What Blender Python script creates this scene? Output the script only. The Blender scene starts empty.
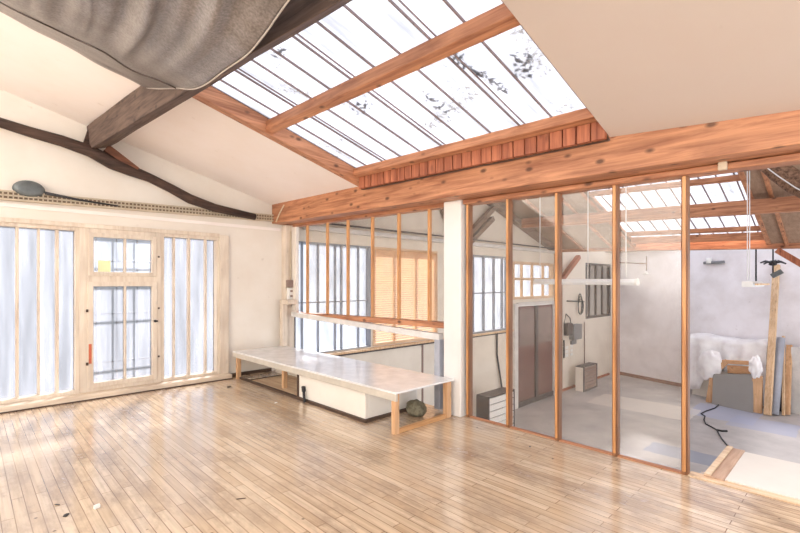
import bpy, bmesh, math, random
from mathutils import Vector, Matrix, noise
random.seed(7)
S = bpy.context.scene
COL = S.collection
H = 1.4                      # metres per unit; the lens stands 1.4 m above the boards
cm = 0.01 / H
V = Vector

# ------------------------------------------------------------------ sight lines of the photograph (units of H)
F, HOR = 449.0, 283.0
TH = math.atan2(.695, .719)
FW = (math.sin(TH), math.cos(TH)); RT = (math.cos(TH), -math.sin(TH))
def ray(u, v):
    l = (u - 400) / F
    return V((FW[0] + RT[0] * l, FW[1] + RT[1] * l, (HOR - v) / F))
EYE = V((0, 0, 1))
def onX(u, v, x): r = ray(u, v); return EYE + r * (x / r.x)
def onY(u, v, y): r = ray(u, v); return EYE + r * (y / r.y)
def onZ(u, v, z): r = ray(u, v); return EYE + r * ((z - 1) / r.z)
FWX0, FSK = 11.118, .294      # the far wall: x = FWX0 + FSK*y
def onF(u, v, off=0.0):
    r = ray(u, v); k = (FWX0 - off * 1.042) / (r.x - FSK * r.y)
    return EYE + r * k
YW, XP, FL = 4.70, 2.71, -1.42   # gable wall with the windows, glass partition, lower workshop floor
TILT = .022
SY0, SY1 = .955, 3.03           # side edges of the roof skylight
def zc(x, y): return 2.57 - .272 * x - TILT * (YW - y)         # sloping ceiling
def zf(x, y): return 1.72 + .32 * (9.25 - x) - .03 * (YW - y)  # workshop roof, far slope

# ------------------------------------------------------------------ materials
def newmat(name):
    m = bpy.data.materials.new(name); m.use_nodes = True
    nt = m.node_tree; nt.nodes.clear()
    return m, nt
def N(nt, t, **kw):
    n = nt.nodes.new(t)
    for k, v in kw.items():
        if k in n.inputs: n.inputs[k].default_value = v
        else: setattr(n, k, v)
    return n
def ramp(nt, stops, interp='LINEAR'):
    r = nt.nodes.new('ShaderNodeValToRGB'); r.color_ramp.interpolation = interp
    e = r.color_ramp.elements
    while len(e) < len(stops): e.new(.5)
    for i, (p, c) in enumerate(stops):
        e[i].position = p; e[i].color = (*c, 1) if len(c) == 3 else c
    return r
def s2l(c):
    return tuple(((x / 255) / 12.92 if x / 255 <= .04045 else ((x / 255 + .055) / 1.055) ** 2.4) for x in c)
def mixc(nt, fac, a, b, mode='MIX'):
    n = nt.nodes.new('ShaderNodeMix'); n.data_type = 'RGBA'; n.blend_type = mode
    for sock, val in ((n.inputs[0], fac), (n.inputs[6], a), (n.inputs[7], b)):
        if hasattr(val, 'is_linked') or isinstance(val, bpy.types.NodeSocket): nt.links.new(val, sock)
        elif isinstance(val, (int, float)): sock.default_value = val
        else: sock.default_value = (*val, 1)
    return n.outputs[2]
def coords(nt, scale=(1, 1, 1), rot=(0, 0, 0), kind='Object'):
    tc = N(nt, 'ShaderNodeTexCoord'); mp = N(nt, 'ShaderNodeMapping')
    mp.inputs['Scale'].default_value = scale; mp.inputs['Rotation'].default_value = rot
    nt.links.new(tc.outputs[kind], mp.inputs[0]); return mp.outputs[0]
def finish(m, nt, col, rough=.6, bump=None, bstr=.2, metal=0, spec=.5, bdist=.01):
    b = N(nt, 'ShaderNodeBsdfPrincipled'); o = N(nt, 'ShaderNodeOutputMaterial')
    if isinstance(col, bpy.types.NodeSocket): nt.links.new(col, b.inputs['Base Color'])
    else: b.inputs['Base Color'].default_value = (*col, 1)
    if isinstance(rough, bpy.types.NodeSocket): nt.links.new(rough, b.inputs['Roughness'])
    else: b.inputs['Roughness'].default_value = rough
    b.inputs['Metallic'].default_value = metal; b.inputs['Specular IOR Level'].default_value = spec
    if bump is not None:
        bp = N(nt, 'ShaderNodeBump', Strength=bstr, Distance=bdist); nt.links.new(bump, bp.inputs['Height'])
        nt.links.new(bp.outputs[0], b.inputs['Normal'])
    nt.links.new(b.outputs[0], o.inputs[0]); return m
def wood(name, light, dark, axis='y', rough=.5, knots=.5, freq=1.5):
    m, nt = newmat(name); light = s2l(light); dark = s2l(dark)
    k = {'x': (1.1, 16, 16), 'y': (16, 1.1, 16), 'z': (16, 16, 1.1)}[axis]
    c = coords(nt, tuple(a * freq for a in k))
    n = N(nt, 'ShaderNodeTexNoise', Scale=1.0, Detail=6.0, Roughness=.6, Distortion=.6); nt.links.new(c, n.inputs['Vector'])
    r = ramp(nt, [(.3, dark), (.62, light)]); nt.links.new(n.outputs[0], r.inputs[0])
    c2 = coords(nt, tuple({16: 8.5, 1.1: 4.6}[a] for a in k))
    vo = N(nt, 'ShaderNodeTexVoronoi', Scale=1.0); nt.links.new(c2, vo.inputs['Vector'])
    r2 = ramp(nt, [(.09, (1, 1, 1)), (.21, (0, 0, 0))]); nt.links.new(vo.outputs['Distance'], r2.inputs[0])
    mu = N(nt, 'ShaderNodeMath', operation='MULTIPLY'); nt.links.new(r2.outputs[0], mu.inputs[0]); mu.inputs[1].default_value = knots
    col = mixc(nt, mu.outputs[0], r.outputs[0], tuple(x * .22 for x in dark))
    n5 = N(nt, 'ShaderNodeTexNoise', Scale=1.7, Detail=4.0); nt.links.new(coords(nt), n5.inputs['Vector'])
    r5 = ramp(nt, [(.3, (.80, .76, .74)), (.65, (1.06, 1.05, 1.04))]); nt.links.new(n5.outputs[0], r5.inputs[0])
    col = mixc(nt, 1.0, col, r5.outputs[0], 'MULTIPLY')
    return finish(m, nt, col, rough, n.outputs[0], .25)
def plain(name, rgb, rough=.6, var=.12, scale=3.0, metal=0, bstr=.08, spec=.4):
    m, nt = newmat(name); c = s2l(rgb)
    n = N(nt, 'ShaderNodeTexNoise', Scale=scale, Detail=5.0, Roughness=.65); nt.links.new(coords(nt), n.inputs['Vector'])
    r = ramp(nt, [(.3, tuple(x * (1 - var) for x in c)), (.7, tuple(min(1, x * (1 + var * .3)) for x in c))])
    nt.links.new(n.outputs[0], r.inputs[0])
    return finish(m, nt, r.outputs[0], rough, n.outputs[0], bstr, metal, spec)
def plaster(name, rgb, stain, amt=.3):
    m, nt = newmat(name); c = s2l(rgb); st = s2l(stain)
    n = N(nt, 'ShaderNodeTexNoise', Scale=1.1, Detail=7.0, Roughness=.62); nt.links.new(coords(nt), n.inputs['Vector'])
    r = ramp(nt, [(.42, (0, 0, 0)), (.75, (1, 1, 1))]); nt.links.new(n.outputs[0], r.inputs[0])
    mu = N(nt, 'ShaderNodeMath', operation='MULTIPLY'); nt.links.new(r.outputs[0], mu.inputs[0]); mu.inputs[1].default_value = amt
    n2 = N(nt, 'ShaderNodeTexNoise', Scale=9.0, Detail=4.0); nt.links.new(coords(nt), n2.inputs['Vector'])
    r2 = ramp(nt, [(.70, (0, 0, 0)), (.78, (1, 1, 1))]); nt.links.new(n2.outputs[0], r2.inputs[0])
    mu2 = N(nt, 'ShaderNodeMath', operation='MULTIPLY'); nt.links.new(r2.outputs[0], mu2.inputs[0]); mu2.inputs[1].default_value = amt * .8
    col = mixc(nt, mu.outputs[0], c, st); col = mixc(nt, mu2.outputs[0], col, tuple(x * .6 for x in st))
    return finish(m, nt, col, .85, n.outputs[0], .12, spec=.2)
def sheet(name, rgb, transp, dirt=0.0, gloss=.05, streak=(14, 1, 1), dirtcol=(120, 105, 90)):
    """milky glazing: part of the light passes straight, the rest is scattered through"""
    m, nt = newmat(name); c = s2l(rgb); L = nt.links
    n = N(nt, 'ShaderNodeTexNoise', Scale=1.0, Detail=5.0, Roughness=.6); L.new(coords(nt, streak), n.inputs['Vector'])
    r = ramp(nt, [(.34, tuple(x * .62 for x in c)), (.6, c)]); L.new(n.outputs[0], r.inputs[0]); col = r.outputs[0]
    dfac = None
    if dirt:
        a = N(nt, 'ShaderNodeTexNoise', Scale=2.2, Detail=3.0); L.new(coords(nt), a.inputs['Vector'])
        b = N(nt, 'ShaderNodeTexNoise', Scale=26.0, Detail=6.0, Roughness=.75); L.new(coords(nt), b.inputs['Vector'])
        mu = N(nt, 'ShaderNodeMath', operation='MULTIPLY'); L.new(a.outputs[0], mu.inputs[0]); L.new(b.outputs[0], mu.inputs[1])
        r2 = ramp(nt, [(.352, (0, 0, 0)), (.40, (dirt, dirt, dirt))]); L.new(mu.outputs[0], r2.inputs[0]); dfac = r2.outputs[0]
        col = mixc(nt, dfac, col, tuple(x * .35 for x in s2l(dirtcol)))
    tl = N(nt, 'ShaderNodeBsdfTranslucent'); L.new(col, tl.inputs[0])
    tp = N(nt, 'ShaderNodeBsdfTransparent'); L.new(mixc(nt, .45, (.95, .96, .98), col), tp.inputs[0])
    df = N(nt, 'ShaderNodeBsdfDiffuse'); L.new(col, df.inputs[0])
    gl = N(nt, 'ShaderNodeBsdfGlossy', Roughness=.25)
    m0 = N(nt, 'ShaderNodeMixShader', Fac=.22); L.new(tl.outputs[0], m0.inputs[1]); L.new(df.outputs[0], m0.inputs[2])
    m1 = N(nt, 'ShaderNodeMixShader', Fac=transp); L.new(m0.outputs[0], m1.inputs[1]); L.new(tp.outputs[0], m1.inputs[2])
    m2 = N(nt, 'ShaderNodeMixShader', Fac=gloss); L.new(m1.outputs[0], m2.inputs[1]); L.new(gl.outputs[0], m2.inputs[2])
    o = N(nt, 'ShaderNodeOutputMaterial'); L.new(m2.outputs[0], o.inputs[0]); return m
def clear_glass(name):
    m, nt = newmat(name); L = nt.links
    lw = N(nt, 'ShaderNodeLayerWeight', Blend=.35)
    pw = N(nt, 'ShaderNodeMath', operation='POWER'); L.new(lw.outputs['Facing'], pw.inputs[0]); pw.inputs[1].default_value = 3
    ma = N(nt, 'ShaderNodeMath', operation='MULTIPLY_ADD'); L.new(pw.outputs[0], ma.inputs[0]); ma.inputs[1].default_value = .45; ma.inputs[2].default_value = .035
    tp = N(nt, 'ShaderNodeBsdfTransparent', Color=(.985, .968, .945, 1)); gl = N(nt, 'ShaderNodeBsdfGlossy', Roughness=.0)
    df = N(nt, 'ShaderNodeBsdfDiffuse', Color=(.8, .77, .73, 1))
    n = N(nt, 'ShaderNodeTexNoise', Scale=2.0, Detail=6.0); L.new(coords(nt), n.inputs['Vector'])
    r = ramp(nt, [(.35, (.015,) * 3), (.75, (.06,) * 3)]); L.new(n.outputs[0], r.inputs[0])
    d = N(nt, 'ShaderNodeMixShader'); L.new(r.outputs[0], d.inputs[0]); L.new(tp.outputs[0], d.inputs[1]); L.new(df.outputs[0], d.inputs[2])
    x = N(nt, 'ShaderNodeMixShader'); L.new(ma.outputs[0], x.inputs[0]); L.new(d.outputs[0], x.inputs[1]); L.new(gl.outputs[0], x.inputs[2])
    o = N(nt, 'ShaderNodeOutputMaterial'); L.new(x.outputs[0], o.inputs[0]); return m
def parquet():
    m, nt = newmat('oak_strip_floor'); L = nt.links
    tc = N(nt, 'ShaderNodeTexCoord'); sp = N(nt, 'ShaderNodeSeparateXYZ'); cb = N(nt, 'ShaderNodeCombineXYZ')
    L.new(tc.outputs['Object'], sp.inputs[0]); L.new(sp.outputs[1], cb.inputs[0]); L.new(sp.outputs[0], cb.inputs[1])
    br = N(nt, 'ShaderNodeTexBrick', Scale=1.0); L.new(cb.outputs[0], br.inputs['Vector'])
    br.offset = .37; br.offset_frequency = 2; br.squash = 1.0
    br.inputs['Brick Width'].default_value = .82; br.inputs['Row Height'].default_value = .062
    br.inputs['Mortar Size'].default_value = .0026; br.inputs['Mortar Smooth'].default_value = .1; br.inputs['Bias'].default_value = 0
    br.inputs['Color1'].default_value = (*s2l((232, 211, 184)), 1); br.inputs['Color2'].default_value = (*s2l((208, 182, 152)), 1)
    br.inputs['Mortar'].default_value = (*s2l((140, 110, 84)), 1)
    g = N(nt, 'ShaderNodeTexNoise', Scale=1.0, Detail=6.0, Roughness=.65); L.new(coords(nt, (38, 1.6, 1)), g.inputs['Vector'])
    rg = ramp(nt, [(.32, (.74, .70, .66)), (.60, (1.05, 1.03, 1.01))]); L.new(g.outputs[0], rg.inputs[0])
    col = mixc(nt, 1.0, br.outputs[0], rg.outputs[0], 'MULTIPLY')
    w = N(nt, 'ShaderNodeTexNoise', Scale=1.9, Detail=8.0, Roughness=.74); L.new(coords(nt, (1.6, .7, 1)), w.inputs['Vector'])
    rw = ramp(nt, [(.46, (0,) * 3), (.66, (.85,) * 3)]); L.new(w.outputs[0], rw.inputs[0])
    col = mixc(nt, rw.outputs[0], col, s2l((138, 114, 98)))
    w2 = N(nt, 'ShaderNodeTexNoise', Scale=1.1, Detail=5.0); L.new(coords(nt, (1, 1, 1), (0, 0, 1)), w2.inputs['Vector'])
    rw2 = ramp(nt, [(.5, (0,) * 3), (.75, (.6,) * 3)]); L.new(w2.outputs[0], rw2.inputs[0])
    col = mixc(nt, rw2.outputs[0], col, s2l((222, 198, 168)))
    vo = N(nt, 'ShaderNodeTexVoronoi', Scale=5.0); L.new(coords(nt), vo.inputs['Vector'])
    rv = ramp(nt, [(.03, (.85,) * 3), (.06, (0,) * 3)]); L.new(vo.outputs['Distance'], rv.inputs[0])
    col = mixc(nt, rv.outputs[0], col, s2l((86, 62, 48)))
    rr = ramp(nt, [(.3, (.15,) * 3), (.75, (.32,) * 3)]); L.new(w.outputs[0], rr.inputs[0])
    hb = mixc(nt, .35, br.outputs['Fac'], g.outputs[0])
    inv = N(nt, 'ShaderNodeInvert'); L.new(hb, inv.inputs['Color'])
    finish(m, nt, col, rr.outputs[0], inv.outputs[0], .22, bdist=.006, spec=.8)
    bs = [n for n in nt.nodes if n.type == 'BSDF_PRINCIPLED'][0]; bs.inputs['Coat Weight'].default_value = .8; bs.inputs['Coat Roughness'].default_value = .13
    return m
def concrete_patches(rects):
    m, nt = newmat('workshop_floor'); L = nt.links
    tc = N(nt, 'ShaderNodeTexCoord')
    n = N(nt, 'ShaderNodeTexNoise', Scale=.8, Detail=8.0, Roughness=.65); L.new(tc.outputs['Object'], n.inputs['Vector'])
    r = ramp(nt, [(.3, s2l((158, 152, 150))), (.7, s2l((198, 191, 187)))]); L.new(n.outputs[0], r.inputs[0]); col = r.outputs[0]
    n3 = N(nt, 'ShaderNodeTexNoise', Scale=3.0, Detail=4.0); L.new(tc.outputs['Object'], n3.inputs['Vector'])
    wob = N(nt, 'ShaderNodeVectorMath', operation='MULTIPLY_ADD'); L.new(n3.outputs['Color'], wob.inputs[0])
    wob.inputs[1].default_value = (.14, .14, 0); L.new(tc.outputs['Object'], wob.inputs[2])
    sp = N(nt, 'ShaderNodeSeparateXYZ'); L.new(wob.outputs[0], sp.inputs[0])
    def rng(s, a, b):
        c = N(nt, 'ShaderNodeMath', operation='COMPARE'); L.new(s, c.inputs[0]); c.inputs[1].default_value = (a + b) / 2; c.inputs[2].default_value = (b - a) / 2; return c.outputs[0]
    for (x0, x1, y0, y1, rgb, a) in rects:
        mm = N(nt, 'ShaderNodeMath', operation='MULTIPLY'); L.new(rng(sp.outputs[0], x0, x1), mm.inputs[0]); L.new(rng(sp.outputs[1], y0, y1), mm.inputs[1])
        m2 = N(nt, 'ShaderNodeMath', operation='MULTIPLY'); L.new(mm.outputs[0], m2.inputs[0]); m2.inputs[1].default_value = a
        col = mixc(nt, m2.outputs[0], col, s2l(rgb))
    return finish(m, nt, col, .55, n.outputs[0], .1, spec=.35)

M = {}
M['cream'] = plaster('cream_plaster', (236, 229, 220), (205, 186, 164), .30)
M['ceil'] = plaster('ceiling_board', (248, 240, 236), (228, 208, 186), .22)
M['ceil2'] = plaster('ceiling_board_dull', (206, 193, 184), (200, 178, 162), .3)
M['shopwall'] = plaster('workshop_plaster', (246, 242, 246), (190, 178, 174), .45)
M['shopcream'] = plaster('workshop_cream_plaster', (236, 226, 212), (196, 178, 160), .4)
M['floor'] = parquet()
M['beamY'] = wood('pine_beam', (204, 146, 108), (144, 88, 60), 'y', .5, .8)
M['beamX'] = wood('pine_board', (208, 150, 112), (150, 94, 64), 'x', .5, .8)
M['beamZ'] = wood('pine_upright_shaded', (150, 102, 66), (98, 62, 40), 'z', .42, .3)  # mullion pine darkened to paint in the shadow gaps beside the bead
M['old'] = wood('old_dark_timber', (112, 93, 83), (62, 47, 42), 'y', .75, .5)
M['oldx'] = wood('old_dark_rafter', (84, 62, 52), (40, 27, 24), 'x', .75, .3)
M['frame'] = wood('cream_painted_joinery', (230, 219, 204), (214, 198, 180), 'z', .55, .15)
M['pale'] = wood('pale_deal', (232, 202, 166), (204, 164, 122), 'z', .6, .3)
M['paleY'] = wood('pale_deal_long', (234, 210, 180), (208, 172, 136), 'y', .6, .3)
M['orange'] = wood('orange_deal', (226, 186, 146), (204, 156, 112), 'z', .6, .4)
M['orangeY'] = wood('orange_deal_long', (228, 184, 140), (204, 150, 104), 'y', .55, .4)
M['oranX'] = wood('orange_deal_cross', (222, 178, 128), (194, 140, 90), 'x', .6, .4)
M['bead'] = wood('golden_bead', (220, 164, 108), (180, 122, 74), 'z', .35, .2)
M['landedge'] = wood('worn_edge_board', (206, 174, 150), (176, 142, 118), 'x', .6, .2)
M['doorglass'] = plain('hazy_door_glass', (146, 128, 122), .25, .25, 2)  # haze over the workshop door is lightened into this colour
M['slat'] = wood('varnished_slats', (236, 208, 176), (214, 176, 136), 'x', .5, .1)
def thin_wood(name, base, amt):
    m = M[base].copy(); m.name = name; nt = m.node_tree
    b = [n for n in nt.nodes if n.type == 'BSDF_PRINCIPLED'][0]; o = [n for n in nt.nodes if n.type == 'OUTPUT_MATERIAL'][0]
    tl = N(nt, 'ShaderNodeBsdfTranslucent', Color=(*s2l((255, 236, 212)), 1)); x = N(nt, 'ShaderNodeMixShader', Fac=amt)
    nt.links.new(b.outputs[0], x.inputs[1]); nt.links.new(tl.outputs[0], x.inputs[2]); nt.links.new(x.outputs[0], o.inputs[0]); return m
M['thinslat'] = thin_wood('thin_backlit_slats', 'slat', .62)
M['roofboard'] = wood('brown_roof_board', (172, 144, 122), (150, 122, 100), 'x', .8, .0)
M['redboard'] = wood('red_brown_cladding', (190, 118, 84), (132, 70, 48), 'z', .6, .4)
M['white'] = plain('white_paint', (238, 236, 232), .5, .06, 4)
M['whitew'] = plain('worn_white_paint', (226, 222, 218), .45, .18, 5)
M['column'] = plain('white_column_paint', (232, 229, 226), .6, .06, 2)
M['bench'] = plain('grey_white_bench_top', (238, 237, 238), .2, .16, 6, spec=.6)
M['benchside'] = plain('bench_edge_paint', (206, 198, 186), .5, .14, 7)
M['boxcream'] = plaster('cream_panel', (238, 232, 224), (216, 202, 184), .3)
M['dark'] = plain('dark_metal', (52, 50, 54), .5, .3)
M['darkbrown'] = plain('dark_skirting', (88, 68, 56), .6, .3, 8)
M['muntin'] = plain('grey_metal_bar', (150, 153, 160), .5, .15)
M['steel'] = plain('dull_steel', (112, 118, 120), .4, .3, 9, metal=.3)
M['maroon'] = plain('maroon_door_paint', (120, 84, 78), .45, .3, 3)
M['charcoal'] = plain('charcoal_frame', (78, 70, 70), .5, .25)
M['slatdark'] = plain('brown_grey_slat', (150, 126, 116), .55, .2, 8)
M['grey'] = plain('grey_board', (158, 154, 150), .7, .06, 2)
M['greybox'] = plain('grey_enclosure', (138, 138, 140), .5, .15, 6)
M['cable'] = plain('black_cable', (40, 38, 40), .6, .1)
M['wcable'] = plain('white_cable', (236, 234, 232), .5, .05)
M['lamp'] = plain('white_enamel', (240, 242, 244), .35, .04)
M['tray'] = plain('cream_tray', (214, 198, 174), .5, .2, 10)
M['traydark'] = plain('tray_slot_shade', (140, 118, 98), .8, .3, 10)  # dark tone painted for the shade inside the tray slots
M['yellow'] = plain('yellow_label', (255, 247, 196), .6, .05)
M['red'] = plain('red_smear', (206, 110, 80), .7, .3, 30)
M['lead'] = plain('zinc_flashing', (150, 132, 130), .5, .25, 9, metal=.2)
M['leaf'] = plain('dead_leaves', (168, 134, 96), .9, .4, 20)
M['tubegrey'] = plain('grey_tube', (172, 174, 184), .5, .15, 6)
M['bag'] = plain('mottled_sack', (132, 126, 106), .9, .7, 22)
M['skyl'] = sheet('skylight_sheet', (150, 151, 157), .34, .7, .03, (1.2, 9, 1))
M['winmilk'] = sheet('milky_window', (127, 128, 134), .47, 0, .06, (10, 1, .7))
M['winclear'] = sheet('dusty_window', (138, 141, 149), .58, 0, .06, (7, 1, 1.2))
M['windull'] = sheet('shade_grey_window', (104, 100, 98), .16, 0, .08, (9, 1, 1))  # milky pane, with the shaded exterior behind put into its dark grey
M['glass'] = clear_glass('partition_glass')
def fabric():
    m, nt = newmat('grey_tarp'); L = nt.links
    n = N(nt, 'ShaderNodeTexNoise', Scale=70.0, Detail=3.0); L.new(coords(nt), n.inputs['Vector'])
    n2 = N(nt, 'ShaderNodeTexNoise', Scale=2.6, Detail=5.0); L.new(coords(nt, (1, 3, 1)), n2.inputs['Vector'])
    r = ramp(nt, [(.3, s2l((122, 116, 113))), (.72, s2l((160, 154, 151)))]); L.new(n.outputs[0], r.inputs[0])
    r2 = ramp(nt, [(.3, (.72, .7, .68)), (.7, (1.05, 1.05, 1.08))]); L.new(n2.outputs[0], r2.inputs[0])
    return finish(m, nt, mixc(nt, 1.0, r.outputs[0], r2.outputs[0], 'MULTIPLY'), .36, n.outputs[0], .10, metal=.4, spec=.8)
M['tarp'] = fabric()
M['seam'] = plain('tarp_seam', (92, 82, 78), .7, .1)
def cloth_white():
    m, nt = newmat('white_dust_sheet'); L = nt.links
    n = N(nt, 'ShaderNodeTexNoise', Scale=3.5, Detail=5.0); L.new(coords(nt), n.inputs['Vector'])
    r = ramp(nt, [(.35, s2l((236, 231, 232))), (.6, s2l((252, 250, 250)))]); L.new(n.outputs[0], r.inputs[0])
    return finish(m, nt, r.outputs[0], .7, n.outputs[0], .08)
M['sheetcloth'] = cloth_white()

# ------------------------------------------------------------------ mesh building
class MB:
    def __init__(s): s.v = []; s.f = []; s.sm = set()
    def add(s, vs, fs, smooth=False):
        b = len(s.v); s.v += [V(p) for p in vs]
        for f in fs:
            if smooth: s.sm.add(len(s.f))
            s.f.append(tuple(i + b for i in f))
        return s
    def box(s, x0, x1, y0, y1, z0, z1):
        vs = [(x, y, z) for z in (z0, z1) for y in (y0, y1) for x in (x0, x1)]
        return s.add(vs, [(0, 2, 3, 1), (4, 5, 7, 6), (0, 1, 5, 4), (2, 6, 7, 3), (0, 4, 6, 2), (1, 3, 7, 5)])
    def hexa(s, lo, hi):
        """two quads (4 points each, same winding) joined"""
        return s.add(list(lo) + list(hi), [(3, 2, 1, 0), (4, 5, 6, 7)] + [(i, (i + 1) % 4, 4 + (i + 1) % 4, 4 + i) for i in range(4)])
    def bar(s, p, q, w, t, up=(0, 0, 1)):
        p = V(p); q = V(q); d = (q - p).normalized(); a = d.cross(V(up)).normalized(); b = a.cross(d)
        a *= w / 2; b *= t / 2
        return s.hexa([p - a - b, p + a - b, p + a + b, p - a + b], [q - a - b, q + a - b, q + a + b, q - a + b])
    def prism(s, pts, ext):
        n = len(pts); pts = [V(p) for p in pts]; e = V(ext)
        return s.add(pts + [p + e for p in pts], [tuple(range(n - 1, -1, -1)), tuple(range(n, 2 * n))] + [(i, (i + 1) % n, n + (i + 1) % n, n + i) for i in range(n)])
    def tube(s, pts, r, n=8, squash=None):
        pts = [V(p) for p in pts]; m = len(pts); rs = r if isinstance(r, (list, tuple)) else [r] * m
        vs = []; ref = V((0, 0, 1))
        for i, p in enumerate(pts):
            d = (pts[min(i + 1, m - 1)] - pts[max(i - 1, 0)]).normalized()
            up = ref if abs(d.z) < .95 else V((1, 0, 0))
            a = d.cross(up).normalized(); b = a.cross(d)
            for k in range(n):
                t = 2 * math.pi * k / n
                vs.append(p + a * math.cos(t) * rs[i] + b * math.sin(t) * rs[i] * (squash or 1))
        fs = [(i * n + k, i * n + (k + 1) % n, (i + 1) * n + (k + 1) % n, (i + 1) * n + k) for i in range(m - 1) for k in range(n)]
        s.add(vs, fs, True)
        b = len(s.v) - len(vs)
        s.f.append(tuple(b + k for k in range(n - 1, -1, -1))); s.f.append(tuple(b + (m - 1) * n + k for k in range(n)))
        return s
    def grid(s, nu, nv, fn, thick=None):
        vs = [V(fn(i / nu, j / nv)) for i in range(nu + 1) for j in range(nv + 1)]
        q = [(i * (nv + 1) + j, (i + 1) * (nv + 1) + j, (i + 1) * (nv + 1) + j + 1, i * (nv + 1) + j + 1) for i in range(nu) for j in range(nv)]
        return s.add(vs, q, True)
    def lathe(s, prof, c, n=20, axis='z'):
        vs = []; c = V(c)
        for (r, z) in prof:
            for k in range(n):
                t = 2 * math.pi * k / n
                o = {'z': (r * math.cos(t), r * math.sin(t), z), 'y': (r * math.cos(t), z, r * math.sin(t)), 'x': (z, r * math.cos(t), r * math.sin(t))}[axis]
                vs.append(c + V(o))
        m = len(prof)
        return s.add(vs, [(i * n + k, i * n + (k + 1) % n, (i + 1) * n + (k + 1) % n, (i + 1) * n + k) for i in range(m - 1) for k in range(n)], True)
    def build(s, name, mat, parent=None, bev=0, solid=0, sub=0):
        vs = [p * H for p in s.v]
        lo = V([min(p[i] for p in vs) for i in range(3)]); hi = V([max(p[i] for p in vs) for i in range(3)])
        org = V(((lo.x + hi.x) / 2, (lo.y + hi.y) / 2, lo.z))
        me = bpy.data.meshes.new(name); me.from_pydata([p - org for p in vs], [], s.f); me.update()
        bm = bmesh.new(); bm.from_mesh(me); bmesh.ops.recalc_face_normals(bm, faces=bm.faces); bm.to_mesh(me); bm.free()
        for i in s.sm: me.polygons[i].use_smooth = True
        me.materials.append(M[mat] if isinstance(mat, str) else mat)
        o = bpy.data.objects.new(name, me); COL.objects.link(o)
        if parent is not None:
            o.parent = parent; o.location = org - wloc(parent)
        else: o.location = org
        if solid:
            md = o.modifiers.new('thickness', 'SOLIDIFY'); md.thickness = solid * H; md.offset = 0
        if sub:
            md = o.modifiers.new('smooth', 'SUBSURF'); md.levels = md.render_levels = sub
        if bev:
            md = o.modifiers.new('edge', 'BEVEL'); md.width = bev * H; md.segments = 2; md.limit_method = 'ANGLE'; md.angle_limit = math.radians(40)
        return o
def wloc(o):
    p = V((0, 0, 0))
    while o is not None: p = p + o.location; o = o.parent
    return p
def tag(o, label, cat, group=None, kind='thing'):
    o['label'] = label; o['category'] = cat; o['kind'] = kind
    if group: o['group'] = group
    return o
def thing(name, label, cat, at, group=None):
    o = bpy.data.objects.new(name, None); COL.objects.link(o); o.location = V(at) * H; o.empty_display_size = .1
    return tag(o, label, cat, group)
def struct(o): o['kind'] = 'structure'; return o
def sroot(name, at):
    o = bpy.data.objects.new(name, None); COL.objects.link(o); o.location = V(at) * H; o['kind'] = 'structure'; return o

# ------------------------------------------------------------------ floors
b = MB(); b.box(-2.6, XP + .03, -1.6, YW + .02, -.09, 0)
b.box(XP + .03, XP + .10, -1.6, .60, -.09, 0)
struct(b.build('floor', 'floor'))
p1, p2 = onZ(640, 452, FL), onZ(720, 452, FL)
FC = V(((XP + 13.2) / 2, 0, 0))
x0f, x1f, y0f, y1f = XP - .1, 13.4, -2.4, YW + .05
ox, oy = (x0f + x1f) / 2, (y0f + y1f) / 2
def rect(u, v, hx, hy, rgb, a):
    p = onZ(u, v, FL); x = (p.x - ox) * H; y = (p.y - oy) * H
    return (x - hx * H, x + hx * H, y - hy * H, y + hy * H, rgb, a)
M['shopfloor'] = concrete_patches([
    rect(684, 453, .24, .50, (140, 146, 162), .75), rect(722, 412, .55, .50, (170, 174, 196), .7),
    rect(760, 424, .42, .45, (164, 168, 190), .65), rect(640, 405, .5, .9, (222, 214, 204), .6)])
struct(MB().box(x0f, x1f, y0f, y1f, FL - .08, FL).build('floor_workshop', 'shopfloor'))
struct(MB().box(XP - .12, XP - .04, -1.6, YW, FL, -.09).build('unseen_wall_under_floor', 'shopcream'))  # unseen wall, added to stop light leaking in below the floor

# ------------------------------------------------------------------ gable wall with holes for the glazing
def wall_holes(b, x0, x1, z0, z1, y0, y1, holes):
    xs = sorted({x0, x1, *[h[i] for h in holes for i in (0, 1)]}); xs = [x for x in xs if x0 <= x <= x1]
    for a, c in zip(xs, xs[1:]):
        zs = [(z0, z1)]
        for h in holes:
            if h[0] <= a + 1e-6 and h[1] >= c - 1e-6:
                zs = [p for s, e in zs for p in ((s, min(e, h[2])), (max(s, h[3]), e)) if p[1] - p[0] > 1e-6]
        for s, e in zs: b.box(a, c, y0, y1, s, e)
MAINH = [(-1.0, .70, .05, 1.477), (.70, 1.345, .05, 1.477), (1.345, 1.905, .05, 1.477)]
b = MB(); wall_holes(b, -2.6, XP, -.09, 1.50, YW, YW + .11, MAINH)
b.prism([(-2.6, YW, 1.50), (XP, YW, 1.50), (XP, YW, zc(XP, YW) + .05), (-1.3, YW, zc(-1.3, YW) + .05), (-2.6, YW, zc(-1.3, YW) - .35)], (0, .11, 0))
struct(b.build('wall_left', 'cream'))
SHOPH = [(2.80, 3.98, .13, 1.50), (4.02, 5.36, .13, 1.50), (6.08, 7.42, .12, 1.49), (7.56, 9.17, .68, 1.42), (7.56, 9.17, FL, .60), (10.8, 12.32, .13, 1.49)]
b = MB(); wall_holes(b, XP, 12.6, FL - .08, 1.62, YW, YW + .11, SHOPH)
b.prism([(XP, YW, 1.62), (12.6, YW, 1.62), (12.6, YW, 1.90), (9.3, YW, 1.90), (5.8, YW, 2.95), (XP, YW, 1.98)], (0, .11, 0))
struct(b.build('wall_workshop_left', 'shopcream'))
a_, c_ = V((12.6, 5.04, 0)), V((FWX0 + FSK * -2.4, -2.4, 0))
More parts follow.
